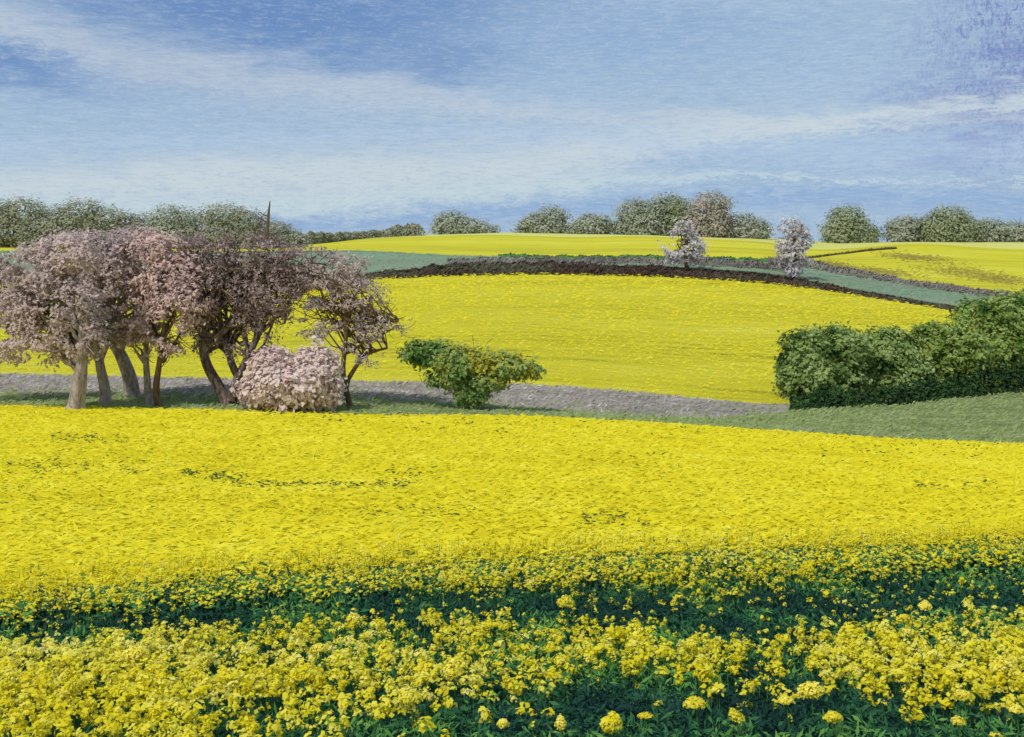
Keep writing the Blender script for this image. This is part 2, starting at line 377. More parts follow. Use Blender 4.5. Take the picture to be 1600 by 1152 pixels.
def tree(name, label, cat, base, lobes_px, D, leafm, barkm, n, leaf_px=3.2, trunk=None, rad=.3, branches=18, twigs=3, group=None, shell=.5,
         depth=.8, rough=.25, nj=.5, hollow=0.0, crown_name='crown', limb=.22, seed=1, aspect=.55, flat=0.0):
    """base=(u,row) on the ground at distance D; lobes (u,row,ru,rr[,dD]) are turned into metres round the base; trunk is a list of (u,row)"""
    s = D/F
    bu, br = base; B = P(bu, D)[0]
    t = empty(name, B); tag(t, label, cat, group)
    loc = lambda u, r, dd=0.0: np.array([(u-bu)*s, dd, (br-r)*s])
    lobes = []
    for l in lobes_px:
        u, r, ru, rr = l[:4]; dd = l[4] if len(l) > 4 else 0.0
        c = loc(u, r, dd); lobes.append((*c, ru*s, depth*(ru+rr)/2*s, rr*s))
    paths = []
    stems = trunk if trunk and isinstance(trunk[0], list) else [trunk or [base, (bu, br-30)]]
    for q, st in enumerate(stems):
        pts = np.array([loc(u, r, (i*.12*(1 if q % 2 else -1))) for i, (u, r) in enumerate(st)])
        # smooth it
        tt = np.linspace(0, len(pts)-1, (len(pts)-1)*4+1); sp_ = np.stack([np.interp(tt, range(len(pts)), pts[:, a]) for a in range(3)], 1)
        for _ in range(3): sp_[1:-1] = (sp_[:-2]+2*sp_[1:-1]+sp_[2:])/4
        pts = sp_; pts[0, 2] -= .15
        r = rad*(1.0 if q == 0 else .8)*np.linspace(1, .45, len(pts)); r[0] *= 1.35
        paths.append((pts, r))
        for b in range(branches//len(stems)):
            i0 = rng.integers(len(pts)//2, len(pts)); p0 = pts[i0]
            l = lobes[rng.integers(len(lobes))]; d = rng.normal(size=3); d /= np.linalg.norm(d); d[2] = abs(d[2])*.8-.15
            p2 = np.array(l[:3])+d*np.array(l[3:])*rng.uniform(.5, 1.0)
            mid = (p0+p2)/2+rng.normal(size=3)*.12*np.linalg.norm(p2-p0)+np.array([0, 0, .12*np.linalg.norm(p2-p0)])
            bz = bez(p0, mid, p2, 8); bz[1:-1] += rng.normal(size=(6, 3))*.025*np.linalg.norm(p2-p0)
            r0 = r[i0]*rng.uniform(.35, .7); paths.append((bz, np.linspace(r0, max(.012, s*.35), 8)))
            for w_ in range(twigs):
                j = rng.integers(2, 8); e = bz[j]+(rng.normal(size=3)+np.array([0, 0, .25]))*limb*(l[3]+l[5])/1.2
                m2 = (bz[j]+e)/2+rng.normal(size=3)*.08*(l[3]+l[5])
                paths.append((bez(bz[j], m2, e, 5), np.linspace(r0*.35, max(.01, s*.25), 5)))
    V, Q = tubes(paths, 6); mesh('trunk', V, Q, barkm, t, smooth=True)
    C, d, k = crown_pts(lobes, n, shell, rough, seed)
    if hollow:
        g = fbm((C[:, 0]/s+bu)/(21)+C[:, 1]*.05, (br-C[:, 2]/s)/(17), 3, 77); keep = g > hollow+.10*np.clip((115-C[:, 2]/s)/60, -1, 1)*(len(lobes) > 2)*(name == 'blossom_tree') + rng.normal(size=len(g))*.03; C, d, k = C[keep], d[keep], k[keep]
    C = C[C[:, 2] > .05] if False else C
    z0 = C[:, 2] > .02; C, d, k = C[z0], d[z0], k[z0]
    Nn = d/np.linalg.norm(d, axis=1, keepdims=True)+np.array([0, -.1, .55])+rng.normal(size=d.shape)*nj
    L = leaf_px*s*rng.uniform(.6, 1.5, len(C))
    v = np.clip(rng.random(len(C))*.7+.3*((k*37 % 11)/10), 0, 1)
    if name == 'young_bush': v = np.clip(v*.6+.25*np.tanh(C[:, 0]/.9)+.22, 0, 1)
    dabmesh(crown_name, C, Nn, L, L*aspect, leafm, t, v)
    return t

# bark and crown materials
M['bark_light'] = barkmat('bark_light', [(84, 68, 60), (140, 126, 118), (174, 160, 152), (192, 180, 172)])
M['bark_dark'] = barkmat('bark_dark', [(40, 30, 26), (66, 50, 44), (92, 76, 70)])
M['bark_mixed'] = barkmat('bark_mixed', [(50, 38, 32), (84, 68, 60), (132, 116, 108), (160, 146, 140)])
M['bark_mid'] = barkmat('bark_mid', [(70, 54, 44), (104, 84, 66), (126, 106, 84)])
T = .38
M['mauve'] = leafmat('mauve_blossom', [(132, 112, 106), (180, 162, 158), (208, 188, 184), (218, 198, 192), (232, 202, 192)], .55, .5, T)
M['rose'] = leafmat('rose_blossom', [(146, 122, 116), (194, 172, 166), (222, 194, 186), (230, 204, 196), (204, 190, 188)], .55, .5, T)
M['darkmauve'] = leafmat('budding_twigs', [(78, 58, 52), (124, 102, 98), (164, 142, 140), (190, 170, 170), (206, 182, 178)], .5, .8, T)
M['greymauve'] = leafmat('grey_blossom', [(146, 122, 116), (188, 168, 162), (208, 190, 186), (222, 194, 186)], .5, .6, T)
M['pinkshrub'] = leafmat('pink_shrub_blossom', [(168, 140, 136), (214, 190, 186), (234, 214, 210), (238, 224, 220), (230, 196, 188)], .55, 1.3, T)
M['white'] = leafmat('pale_blossom', [(140, 124, 118), (202, 194, 192), (224, 218, 220), (234, 230, 232)], .45, .5, T)
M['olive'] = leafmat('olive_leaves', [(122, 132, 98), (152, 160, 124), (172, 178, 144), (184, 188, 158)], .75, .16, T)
M['sage'] = leafmat('hazed_sage_leaves', [(138, 144, 124), (166, 172, 150), (184, 186, 168), (192, 192, 176)], .75, .16, T)  # lightened towards grey: distance haze painted into the leaf colour
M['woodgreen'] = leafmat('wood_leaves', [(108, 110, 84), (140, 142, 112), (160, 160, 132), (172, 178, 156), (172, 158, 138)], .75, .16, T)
M['sagepink'] = leafmat('hazed_pink_sage_leaves', [(148, 148, 128), (176, 170, 154), (196, 184, 174), (206, 194, 188)], .75, .16, T)  # pinkish sage, greyed in the same way in place of hazy air
M['hedge_green'] = leafmat('hedge_leaves', [(18, 48, 34), (52, 88, 46), (122, 146, 76), (162, 182, 112), (178, 194, 128), (156, 156, 60)], .78, .7, T)
M['hedge_olive'] = leafmat('hedge_leaves_olive', [(18, 54, 36), (54, 102, 48), (138, 156, 70), (164, 188, 114), (164, 166, 64), (178, 198, 130)], .78, .7, T)
M['bush_green'] = leafmat('bush_leaves', [(40, 84, 44), (104, 138, 70), (158, 180, 108), (182, 176, 66), (200, 184, 60)], .68, .9, T)
M['darkgreen'] = leafmat('shade_dark_leaves', [(20, 38, 26), (34, 58, 34), (58, 88, 44), (90, 110, 50)], .5, .6, .15)  # dark tone of the leaves that play the shade under the right hedge
M['brownhedge'] = leafmat('bare_hedge', [(46, 34, 28), (66, 50, 42), (86, 70, 60), (94, 96, 74), (112, 100, 92)], .65, .05, .1)
M['greyhedge'] = leafmat('grey_hedge', [(88, 78, 72), (120, 110, 106), (146, 138, 132), (140, 160, 138)], .55, .08, .1)
M['greenedge'] = leafmat('green_edge', [(50, 110, 58), (84, 136, 70), (130, 156, 70)], .5, .1, .1)

# ------------------------------------------------------------------ left blossom trees
TG = 'blossom trees in the row at the left field edge'
def db(u, row): return float(dist_at(u, row, 45, 66))
tree('blossom_tree', 'brown and mauve tree cut off by the left edge of the picture', 'tree', (-48, 632), [(-20, 440, 46, 52), (-6, 500, 46, 60), (-60, 470, 60, 70)], db(-48, 632),
     M['darkmauve'], M['bark_dark'], 9000, 3.4, [(-48, 632), (-44, 570), (-38, 500)], .34, 24, 4, TG, .3, hollow=.45, seed=3, rough=.4)
tree('blossom_tree', 'blossom tree with the thick leaning trunk, leftmost of the trunks in view', 'tree', (118, 641), [(60, 425, 56, 44), (95, 480, 66, 55), (55, 535, 62, 40), (125, 528, 42, 36), (35, 480, 42, 44), (110, 400, 50, 34)], db(118, 641),
     M['mauve'], M['bark_light'], 24000, 3.2, [(118, 641), (126, 600), (132, 560), (134, 510)], .40, 26, 4, TG, .35, hollow=.49, seed=4, rough=.4)
tree('blossom_tree', 'tall mauve blossom tree with a slim pale trunk hooked at its foot', 'tree', (165, 636), [(110, 395, 58, 32), (165, 415, 60, 48), (145, 465, 60, 50), (165, 505, 44, 34)], db(165, 636)+.8,
     M['mauve'], M['bark_light'], 20000, 3.2, [(165, 636), (166, 610), (158, 570), (155, 520), (155, 470)], .30, 24, 4, TG, .35, hollow=.51, seed=5, rough=.4)
tree('blossom_tree', 'blossom tree whose thick trunk slants up to the left behind the slim ones', 'tree', (207, 627), [(195, 388, 56, 30), (215, 425, 58, 48), (195, 480, 60, 45), (178, 515, 46, 30)], db(207, 627)+1.5,
     M['greymauve'], M['bark_light'], 18000, 3.2, [(207, 627), (205, 595), (190, 555), (172, 525), (170, 490)], .42, 24, 4, TG, .35, hollow=.51, seed=6, rough=.4)
tree('blossom_tree', 'rosy blossom tree with a straight thin trunk between two others', 'tree', (233, 634), [(240, 390, 54, 30), (262, 435, 58, 48), (240, 490, 52, 44), (215, 530, 34, 22)], db(233, 634),
     M['rose'], M['bark_light'], 15000, 3.2, [(233, 634), (231, 590), (230, 550), (236, 500)], .20, 20, 4, TG, .35, hollow=.50, seed=7, rough=.4)
tree('blossom_tree', 'small rosy blossom tree with a bowed trunk right of the straight thin one', 'tree', (249, 634), [(262, 500, 46, 42), (285, 470, 42, 38), (258, 530, 38, 28)], db(249, 634)-.8,
     M['rose'], M['bark_mid'], 9000, 3.0, [(249, 634), (244, 605), (250, 575), (256, 540), (262, 500)], .19, 14, 4, TG, .35, hollow=.50, seed=8, rough=.4)
tree('blossom_tree', 'dark twiggy tree with a curved trunk beside the pink shrub', 'tree', (356, 634), [(325, 400, 62, 40), (400, 400, 70, 38), (335, 460, 66, 54), (420, 460, 66, 50), (375, 525, 52, 44), (470, 415, 56, 34), (320, 525, 30, 36), (285, 430, 34, 44)], db(356, 634),
     M['darkmauve'], M['bark_mixed'], 30000, 3.0, [[(356, 634), (345, 606), (324, 570), (318, 530), (328, 480), (350, 430)], [(385, 632), (378, 600), (358, 570), (350, 520), (372, 460)], [(362, 620), (372, 590), (398, 540), (425, 480)]],
     .30, 90, 5, TG, .25, hollow=.49, rough=.45, seed=9, aspect=.4)
tree('blossom_tree', 'slender forked tree with thin mauve branches reaching right over the yellow field', 'tree', (548, 638), [(550, 468, 56, 38), (500, 430, 60, 36), (590, 512, 46, 26), (505, 500, 46, 40), (575, 550, 52, 22), (540, 415, 44, 22), (475, 480, 40, 36)], db(548, 638),
     M['greymauve'], M['bark_mid'], 17000, 3.0, [[(548, 638), (540, 605), (536, 575), (543, 530), (543, 480), (530, 440)], [(540, 600), (556, 572), (572, 553), (604, 545)], [(543, 520), (570, 506), (600, 502), (624, 500)]],
     .15, 60, 6, TG, .2, hollow=.53, rough=.5, seed=12, aspect=.35)
tree('blossom_shrub', 'round pale pink blossom shrub under the dark twiggy tree', 'shrub', (458, 637), [(425, 568, 38, 32), (492, 568, 38, 34), (455, 596, 72, 40), (406, 605, 30, 28), (506, 610, 28, 26)], db(458, 637)-1.2,
     M['pinkshrub'], M['bark_dark'], 11000, 3.6, [[(458, 637), (452, 615), (440, 590)], [(466, 637), (474, 610), (484, 580)]], .07, 20, 3, None, .6, hollow=0, rough=.4, seed=13, aspect=.7)
tree('young_bush', 'lone olive green bush by the field edge, narrow at the foot and spreading left above', 'bush', (738, 642), [(655, 552, 30, 20), (690, 558, 44, 24), (730, 568, 46, 26), (785, 572, 50, 22), (705, 588, 38, 22), (755, 595, 42, 20), (735, 618, 30, 18), (825, 580, 24, 14)], db(738, 642),
     M['bush_green'], M['bark_dark'], 13000, 3.2, [[(738, 642), (724, 615), (700, 580)], [(742, 642), (756, 610), (788, 580)]], .09, 26, 3, None, .5, hollow=.25, rough=.45, seed=14)

# ------------------------------------------------------------------ right hedge bushes
HG = 'green bushes in the hedge at the right'
def hb(u, row): return float(dist_at(u, row, 55, 90))
tree('hedge_bush', 'round green bush at the left end of the right hedge', 'bush', (1275, 628), [(1262, 552, 40, 36), (1310, 548, 46, 36), (1285, 592, 64, 38), (1238, 588, 24, 38)], 66, M['hedge_green'], M['bark_dark'], 18000, 3.2,
     [(1275, 628), (1278, 590), (1285, 560)], .16, 14, 3, HG, .6, seed=21, rough=.4)
tree('hedge_bush', 'green bush with a flat rounded top, second from the left in the right hedge', 'bush', (1395, 622), [(1385, 548, 46, 34), (1405, 590, 56, 36), (1350, 590, 34, 34)], 67.5, M['hedge_green'], M['bark_dark'], 15000, 3.2,
     [(1395, 622), (1392, 590), (1390, 560)], .16, 14, 3, HG, .6, seed=22, rough=.4)
tree('hedge_bush', 'olive yellow bush in the middle of the right hedge', 'bush', (1468, 618), [(1456, 542, 38, 34), (1495, 552, 46, 44), (1470, 590, 52, 32)], 68.5, M['hedge_olive'], M['bark_dark'], 15000, 3.2,
     [(1468, 618), (1470, 590), (1475, 560)], .16, 14, 3, HG, .6, seed=23, rough=.4)
tree('hedge_tree', 'large green tree rising at the right edge above the hedge', 'tree', (1570, 606), [(1530, 500, 40, 32), (1582, 494, 54, 34), (1560, 550, 66, 42), (1625, 515, 62, 58), (1640, 575, 50, 30), (1700, 500, 60, 50)], 71.5, M['hedge_olive'], M['bark_dark'], 26000, 3.2,
     [(1570, 606), (1572, 570), (1578, 520)], .22, 20, 3, HG, .6, seed=24, rough=.4)
# long low leaf strips; a dark one serves as the shade below the hedge
def strip_hedge(name, label, cat, upts, D_off, hpx, wpx, mat, n, leaf_px, group=None, barkm=None, jag=.5, seed=0, sink=0.1, dens=None):
    """a long hedge along ground points (u,row); hpx its height in photo pixels at its own distance"""
    U = np.array([p[0] for p in upts], float); Dk = np.array([p[1] for p in upts], float)
    hk = np.array([p[2] for p in upts], float) if len(upts[0]) > 2 else np.full(len(U), hpx)
    t0 = (U[0]+U[-1])/2; B = P(t0, np.interp(t0, U, Dk))[0]
    u = rng.uniform(U[0], U[-1], n); D = np.interp(u, U, Dk); s = D/F
    h = np.interp(u, U, hk)*s*(1-jag+2*jag*fbm(u/9., u*0+seed, 3, seed)+.35*(fbm(u/45., u*0+seed, 2, seed+3)-.5)*2)
    th = rng.uniform(-.15*math.pi, 1.15*math.pi, n) ; r = .55+.45*rng.random(n)**.5
    off = np.cos(th)*r*wpx*s; z = np.maximum(np.sin(th), -.1)*r*h
    C = P(u, D+off, 0); C[:, 2] += z
    Nn = np.stack([rng.normal(size=n)*.5, np.cos(th), np.sin(th)+.3], -1)+rng.normal(size=(n, 3))*.6
    L = leaf_px*s*rng.uniform(.6, 1.5, n)
    bare = label.count('brown') or label.count('scrub')
    t = dabmesh(name, C-B, Nn, L*(1.4 if bare else 1), L*(.3 if bare else .5), mat, None, None, np.tile([.5, 0, .8], (n, 1)) if bare else None); t.location = B; tag(t, label, cat, group)
    return t
strip_hedge('hedge_foot_shade', 'dark green leaf strip standing in for the shade along the foot of the right hedge', 'hedge_foot_shade', [(1235, 63.4, 14), (1300, 63.6, 24), (1400, 64.2, 24), (1500, 66.5, 34), (1560, 68, 44), (1700, 70, 46), (1900, 71, 40)], 0, 30, 26, M['darkgreen'], 16000, 3.2, jag=.4, seed=31)  # added dark leaves take the place of shade under the hedge

# ------------------------------------------------------------------ hedgerows across the middle distance
def on(k, f=.5): return lambda u: float(np.interp(u, UG, DP[k]*(1-f)+DP[k+1]*f))
d45 = on(4); d4 = on(4, .25)
strip_hedge('hedgerow', 'long dark brown bare hedgerow along the top of the middle yellow field', 'hedge', [(u, on(4, .15)(u), h) for u, h in ((560, 2), (620, 11), (700, 15), (780, 17), (900, 15), (1000, 13), (1100, 10), (1200, 9), (1260, 9))], 0, 20, 40, M['brownhedge'], 15000, 3.0, seed=41, jag=.25)
strip_hedge('hedgerow', 'thin dark hedgerow running down right beside the green cereal strip', 'hedge', [(u, on(4, .2)(u), h) for u, h in ((1255, 9), (1330, 6), (1400, 5), (1450, 7), (1500, 7), (1600, 7), (1900, 7))], 0, 10, 14, M['brownhedge'], 6000, 2.6, seed=42, jag=.35)
strip_hedge('hedgerow', 'grey brown hedgerow below the far right yellow field', 'hedge', [(u, on(5, .93)(u), h) for u, h in ((1200, 8), (1260, 11), (1330, 10), (1400, 9), (1500, 9), (1600, 9), (1900, 9))], 0, 14, 30, M['greyhedge'], 9000, 2.8, seed=43, jag=.35)
strip_hedge('hedgerow', 'grey green scrub hedge above the dark brown hedgerow', 'hedge', [(u, on(5, .35)(u), h) for u, h in ((700, 4), (800, 7), (1000, 9), (1100, 12), (1200, 14), (1250, 12))], 0, 8, 40, M['greyhedge'], 7000, 2.6, seed=44, jag=.5)
strip_hedge('hedgerow', 'thin brown hedge line crossing the far right yellow field', 'hedge', [(u, float(dist_at(u, r, 200, 420)), 1.4) for u, r in ((1262, 404), (1300, 399), (1350, 393), (1400, 389))], 0, 4, 10, M['brownhedge'], 1800, 2.2, seed=45)
strip_hedge('hedgerow', 'low bright green margin under the far yellow strip', 'hedge', [(u, on(5, .98)(u), 4) for u in (780, 860, 940, 1000, 1100, 1200)], 0, 4, 20, M['greenedge'], 3500, 2.4, seed=46, jag=.8)
strip_hedge('hedgerow', 'hazy green grey hedge on the skyline left of centre', 'hedge', [(440, 330, 22), (500, 350, 17), (540, 372, 11), (600, 395, 14), (630, 400, 19), (656, 400, 17), (662, 400, 8)], 0, 18, 20, M['woodgreen'], 7000, 2.6, seed=47, jag=.35)
strip_hedge('hedgerow', 'mauve grey scrub behind the left blossom trees', 'hedge', [(-300, 150, 60), (0, 150, 50), (130, 150, 46), (300, 160, 50), (470, 170, 42), (540, 176, 20), (575, 178, 6)], 0, 20, 60, M['greymauve'], 16000, 3.0, seed=48, jag=.3)

# two pale blossom trees on the far hedge
tree('pale_blossom_tree', 'small pale blossom tree on the far hedgerow, the left one of the pair', 'tree', (1074, 430), [(1066, 372, 20, 20), (1056, 392, 22, 22), (1082, 392, 22, 22), (1068, 408, 24, 14)], 196, M['white'], M['bark_mid'], 3600, 2.6,
     [(1074, 432), (1072, 410), (1068, 385)], .5, 14, 3, 'pale blossom trees on the far hedgerow', .3, seed=51, rough=.6, hollow=.42)
tree('pale_blossom_tree', 'taller pale blossom tree with a drooping narrow foot, right one of the pair', 'tree', (1241, 440), [(1236, 362, 26, 20), (1250, 378, 20, 22), (1228, 385, 18, 18), (1240, 402, 22, 22), (1240, 424, 16, 12)], 182, M['white'], M['bark_mid'], 4200, 2.6,
     [(1241, 444), (1240, 410), (1240, 380)], .5, 14, 3, 'pale blossom trees on the far hedgerow', .3, seed=52, rough=.6, hollow=.42)

# ------------------------------------------------------------------ skyline trees
def skyt(label, u, row, lobes, D, mat, n, seed, group='trees along the skyline', name='skyline_tree'):
    lobes = lobes + [(l[0], (l[1]+row)/2+3, l[2]*.95, max(6, (row-l[1])/2+5)) for l in lobes[:3]]; lobes = [(l[0], l[1], l[2]*1.13, l[3]*1.12) for l in lobes]; n = int(n*1.6)
    return tree(name, label, 'tree', (u, row), lobes, D, M[mat], M['bark_dark'], int(n*1.5), 2.1, [(u, row+1), (u+1, row-14), (u, row-26)], .5, 10, 2, group, .5, seed=seed, rough=.5, depth=.9, nj=.25)
skyt('dome shaped grey green tree on the skyline with a smaller lump at its right', 712, 363, [(705, 344, 26, 15), (728, 350, 26, 12), (755, 355, 20, 9), (700, 354, 24, 10)], 425, 'sage', 3200, 61)
skyt('rounded grey green tree just left of the low skyline shrub', 855, 366, [(862, 344, 24, 19), (838, 350, 24, 14), (850, 357, 40, 10)], 425, 'sage', 3600, 62)
skyt('low rounded shrubby tree on the skyline between two larger ones', 925, 368, [(925, 352, 30, 15), (905, 358, 18, 9), (950, 359, 16, 8)], 420, 'sage', 2800, 63)
skyt('broad grey green tree on the skyline starting the widest clump', 995, 368, [(990, 332, 26, 18), (1015, 330, 26, 16), (1005, 350, 38, 17)], 415, 'sage', 4500, 64)
skyt('tall green tree in the middle of the widest skyline clump', 1050, 370, [(1048, 324, 28, 18), (1055, 345, 34, 24)], 418, 'olive', 4200, 65)
skyt('pinkish tree standing tallest in the widest skyline clump', 1108, 372, [(1112, 318, 28, 16), (1105, 335, 32, 20), (1110, 354, 36, 17)], 413, 'sagepink', 4600, 66)
skyt('low green tree at the right end of the widest skyline clump', 1168, 374, [(1160, 352, 26, 15), (1182, 358, 20, 13), (1165, 362, 34, 11)], 416, 'sage', 3400, 67)
skyt('single rounded green tree on the skyline right of the pale blossom tree', 1326, 380, [(1324, 343, 26, 20), (1316, 358, 30, 18), (1346, 362, 28, 15)], 425, 'olive', 4600, 68)
skyt('pale grey green tree at the left of the right skyline group', 1418, 380, [(1412, 358, 26, 16), (1435, 358, 18, 15)], 425, 'sage', 3000, 69)
skyt('large domed green tree in the right skyline group', 1482, 379, [(1484, 342, 30, 18), (1468, 352, 26, 18), (1500, 358, 32, 18)], 418, 'olive', 4800, 70)
skyt('low grey green tree next to the picture edge on the right skyline', 1552, 377, [(1545, 358, 30, 15), (1580, 360, 30, 13)], 420, 'sage', 3400, 71)
skyt('far right low tree cut by the picture edge on the skyline', 1630, 377, [(1625, 360, 34, 13), (1680, 358, 34, 14)], 422, 'sage', 3000, 72)

WG = 'trees in the wood behind the blossom trees'
def wood(label, u, row, lobes, mat, n, seed, D=290): return skyt(label, u, row, lobes, D, mat, n, seed, WG, 'woodland_tree')
wood('dark green woodland tree at the left edge of the skyline', 30, 385, [(35, 332, 38, 24), (0, 338, 34, 24), (60, 350, 34, 24), (25, 362, 50, 26)], 'woodgreen', 6500, 81)
wood('tall peaked woodland tree above the thick leaning trunk', 130, 385, [(130, 332, 36, 22), (100, 348, 34, 26), (165, 345, 32, 22), (130, 362, 54, 24)], 'woodgreen', 6500, 82)
wood('woodland tree in the dip between the peaked and the broad tree', 205, 385, [(205, 352, 32, 20), (200, 368, 40, 18)], 'woodgreen', 4200, 83, 296)
wood('broad sage green woodland tree with an uneven top', 265, 385, [(262, 340, 30, 20), (285, 344, 28, 20), (270, 362, 42, 24)], 'sage', 5500, 84)
wood('darkest rounded woodland tree left of the bare snag', 355, 388, [(350, 338, 38, 20), (385, 348, 28, 22), (360, 366, 52, 24)], 'woodgreen', 6000, 85, 286)
wood('small teal green woodland tree behind the bare snag', 432, 386, [(432, 362, 24, 16), (455, 370, 22, 12)], 'sage', 2600, 86, 296)
# bare snag
D = 280; B = P(420, D)[0]; s_ = D/F
row0 = HROW+(CZ-B[2])/D*F
t = empty('dead_tree', B); tag(t, 'bare dead tree spike standing up from the wood', 'dead tree')
q = lambda u, r: np.array([(u-420)*s_, 0, (row0-r)*s_])
V, Q = tubes([(np.array([q(419, row0+2), q(417, 370), q(419, 345), q(420, 330), q(422, 314)]), [.55, .5, .4, .3, .12])], 7); mesh('trunk', V, Q, M['bark_mid'], t, smooth=True)
V, Q = tubes([(bez(q(418, 350), q(410, 342), q(402, 340), 5), [.25, .22, .18, .12, .06]), (bez(q(419, 338), q(410, 336), q(404, 330), 5), [.2, .16, .12, .1, .05])], 6); mesh('branch', V, Q, M['bark_mid'], t)

# ------------------------------------------------------------------ crop texture (uncountable)
def umask(u, r, blobs):
    m = np.zeros(len(u))
    for (a, b, ru, rr, k) in blobs: m = m+k*np.exp(-((u-a)/ru)**2-((r-b)/rr)**2)
    return m
# front lip of the main crop, uneven plants
n = 60000
u = rng.uniform(-250, 1850, n); i = np.interp(u, UG, DP[0]); lip = (fbm(u/22., u*0+4, 3, 3)-.45)*.5
D = i-.14+rng.normal(size=n)*.15+lip
C = P(u, np.maximum(D, i), 0); C[:, 1] = D; C[:, 0] = (u-800)/F*D; C[:, 2] += -np.clip(i-D, 0, 1)*.12-rng.uniform(0, .10, n)
g_ = rng.random(n) < .45
for sel, m_, nm, lb in ((g_, 'petal', 'rapeseed_flowers', 'ragged yellow blossom where the broad field ends above the dark band'), (~g_, 'leafdk', 'rapeseed_leaves', 'green leaves along the ragged near edge of the broad field')):
    Ls = rng.uniform(.012, .03, sel.sum())
    tag(dabmesh(nm, C[sel], np.stack([rng.normal(size=sel.sum())*.5, -.7+0*u[sel], .8+0*u[sel]], -1), Ls*1.3, Ls*.7, M[m_], None, rng.random(sel.sum())*.8+.1, np.tile([1., 0, 0], (sel.sum(), 1))), lb, 'crop edge', None, 'stuff')
# main field flowers
n = 90000
u = rng.uniform(-250, 1850, n); i = np.interp(u, UG, DP[0]); D = i*(50/i)**(rng.random(n)**.8)
C = P(u, D, .0); C[:, 2] += rng.uniform(.0, .07, n)
Nn = np.stack([rng.normal(size=n)*.4, -.5+rng.normal(size=n)*.4, 1+0*u], -1)
Ls = rng.uniform(.02, .05, n)*(.7+D/40)
tx = np.tile([1.0, 0, 0], (n, 1))
tag(dabmesh('rapeseed_flowers', C, Nn, Ls*2.3, Ls*.5, M['petal_main'], None, None, tx), 'dense yellow rape blossom covering the broad front field', 'flowers', None, 'stuff')
# second field
n = 45000
u = rng.uniform(-250, 1900, n); i = np.interp(u, UG, DP[3]); j = np.interp(u, UG, DP[4]); D = i*(j/i)**(rng.random(n)**.9)
C = P(u, D, .0); C[:, 2] += rng.uniform(.0, .25, n)*D/120
Nn = np.stack([rng.normal(size=n)*.4, -.5+rng.normal(size=n)*.4, 1+0*u], -1)
Ls = rng.uniform(.8, 1.9, n)*D/F
tag(dabmesh('rapeseed_flowers', C, Nn, Ls*2.4, Ls*.55, M['petal_main'], None, None, np.tile([1.0, 0, 0], (n, 1))), 'yellow rape blossom on the middle field beyond the verge', 'flowers', None, 'stuff')
# green gaps in the main field
gaps = [(60, 200, 690, 4, 150), (0, 240, 735, 6, 260), (285, 392, 752, 5, 280), (390, 640, 763, 3, 260), (600, 680, 745, 6, 50), (560, 760, 806, 5, 120), (900, 1015, 818, 7, 220), (1430, 1560, 765, 5, 90), (0, 110, 775, 20, 60), (980, 1080, 720, 14, 40), (1280, 1560, 708, 12, 160), (640, 1200, 665, 9, 160), (420, 640, 655, 6, 120), (380, 800, 900, 14, 300)]
Cs, Ws = [], []
for u0, u1, r, sp2, cnt in gaps:
    for _ in range(cnt):
        u = rng.uniform(u0, u1); rw = r+rng.normal()*sp2+(0 if (u0, r) != (285, 752) else (u-338)*.14)
        if fbm(np.array([u/18.]), np.array([rw/5.]), 2, 7)[0] < .45: continue
        D = dist_at(u, rw, 11.5, 52); p = P(u, D, .10)[0]; Cs.append(p); Ws.append(D/F*rng.uniform(.9, 2.8))
for _ in range(5200):
    u = rng.uniform(-100, 1700); D = 12.5+38*rng.random()**1.1
    if fbm(np.array([u/90.]), np.array([D*.9]), 3, 17)[0] < .5: continue
    p = P(u, D, .05)[0]; Cs.append(p); Ws.append(D/F*rng.uniform(.5, 1.5))
Cs = np.array(Cs); Ws = np.array(Ws); n = len(Cs)
tag(dabmesh('crop_gap_leaves', Cs, np.stack([rng.normal(size=n)*.3, -.6+0*Ws, 1+0*Ws], -1), Ws*1.6, Ws*.55, M['leafgap'], None, None, np.tile([1.0, 0, 0], (n, 1))), 'dark green leaves showing through thin lines in the yellow field', 'leaves', None, 'stuff')

# foreground: leafy understory and open flower heads. row of the crop top at distance D: HROW + 4.05/D*F
n = 230000
Xf = rng.uniform(-9.5, 9.5, n); Df = rng.uniform(7.2, 15.0, n)
uf = 800+Xf/Df*F; rf = HROW+4.15/Df*F
ok = (uf > -250) & (uf < 1850) & (Df < np.interp(uf, UG, DP[0])+.9*rng.random(len(Df))**2)
Xf, Df, uf, rf = Xf[ok], Df[ok], uf[ok], rf[ok]
r1f = np.interp(uf, UG, RW[0])                                      # edge row
dk = (rf-r1f)                                                       # rows below edge of main field
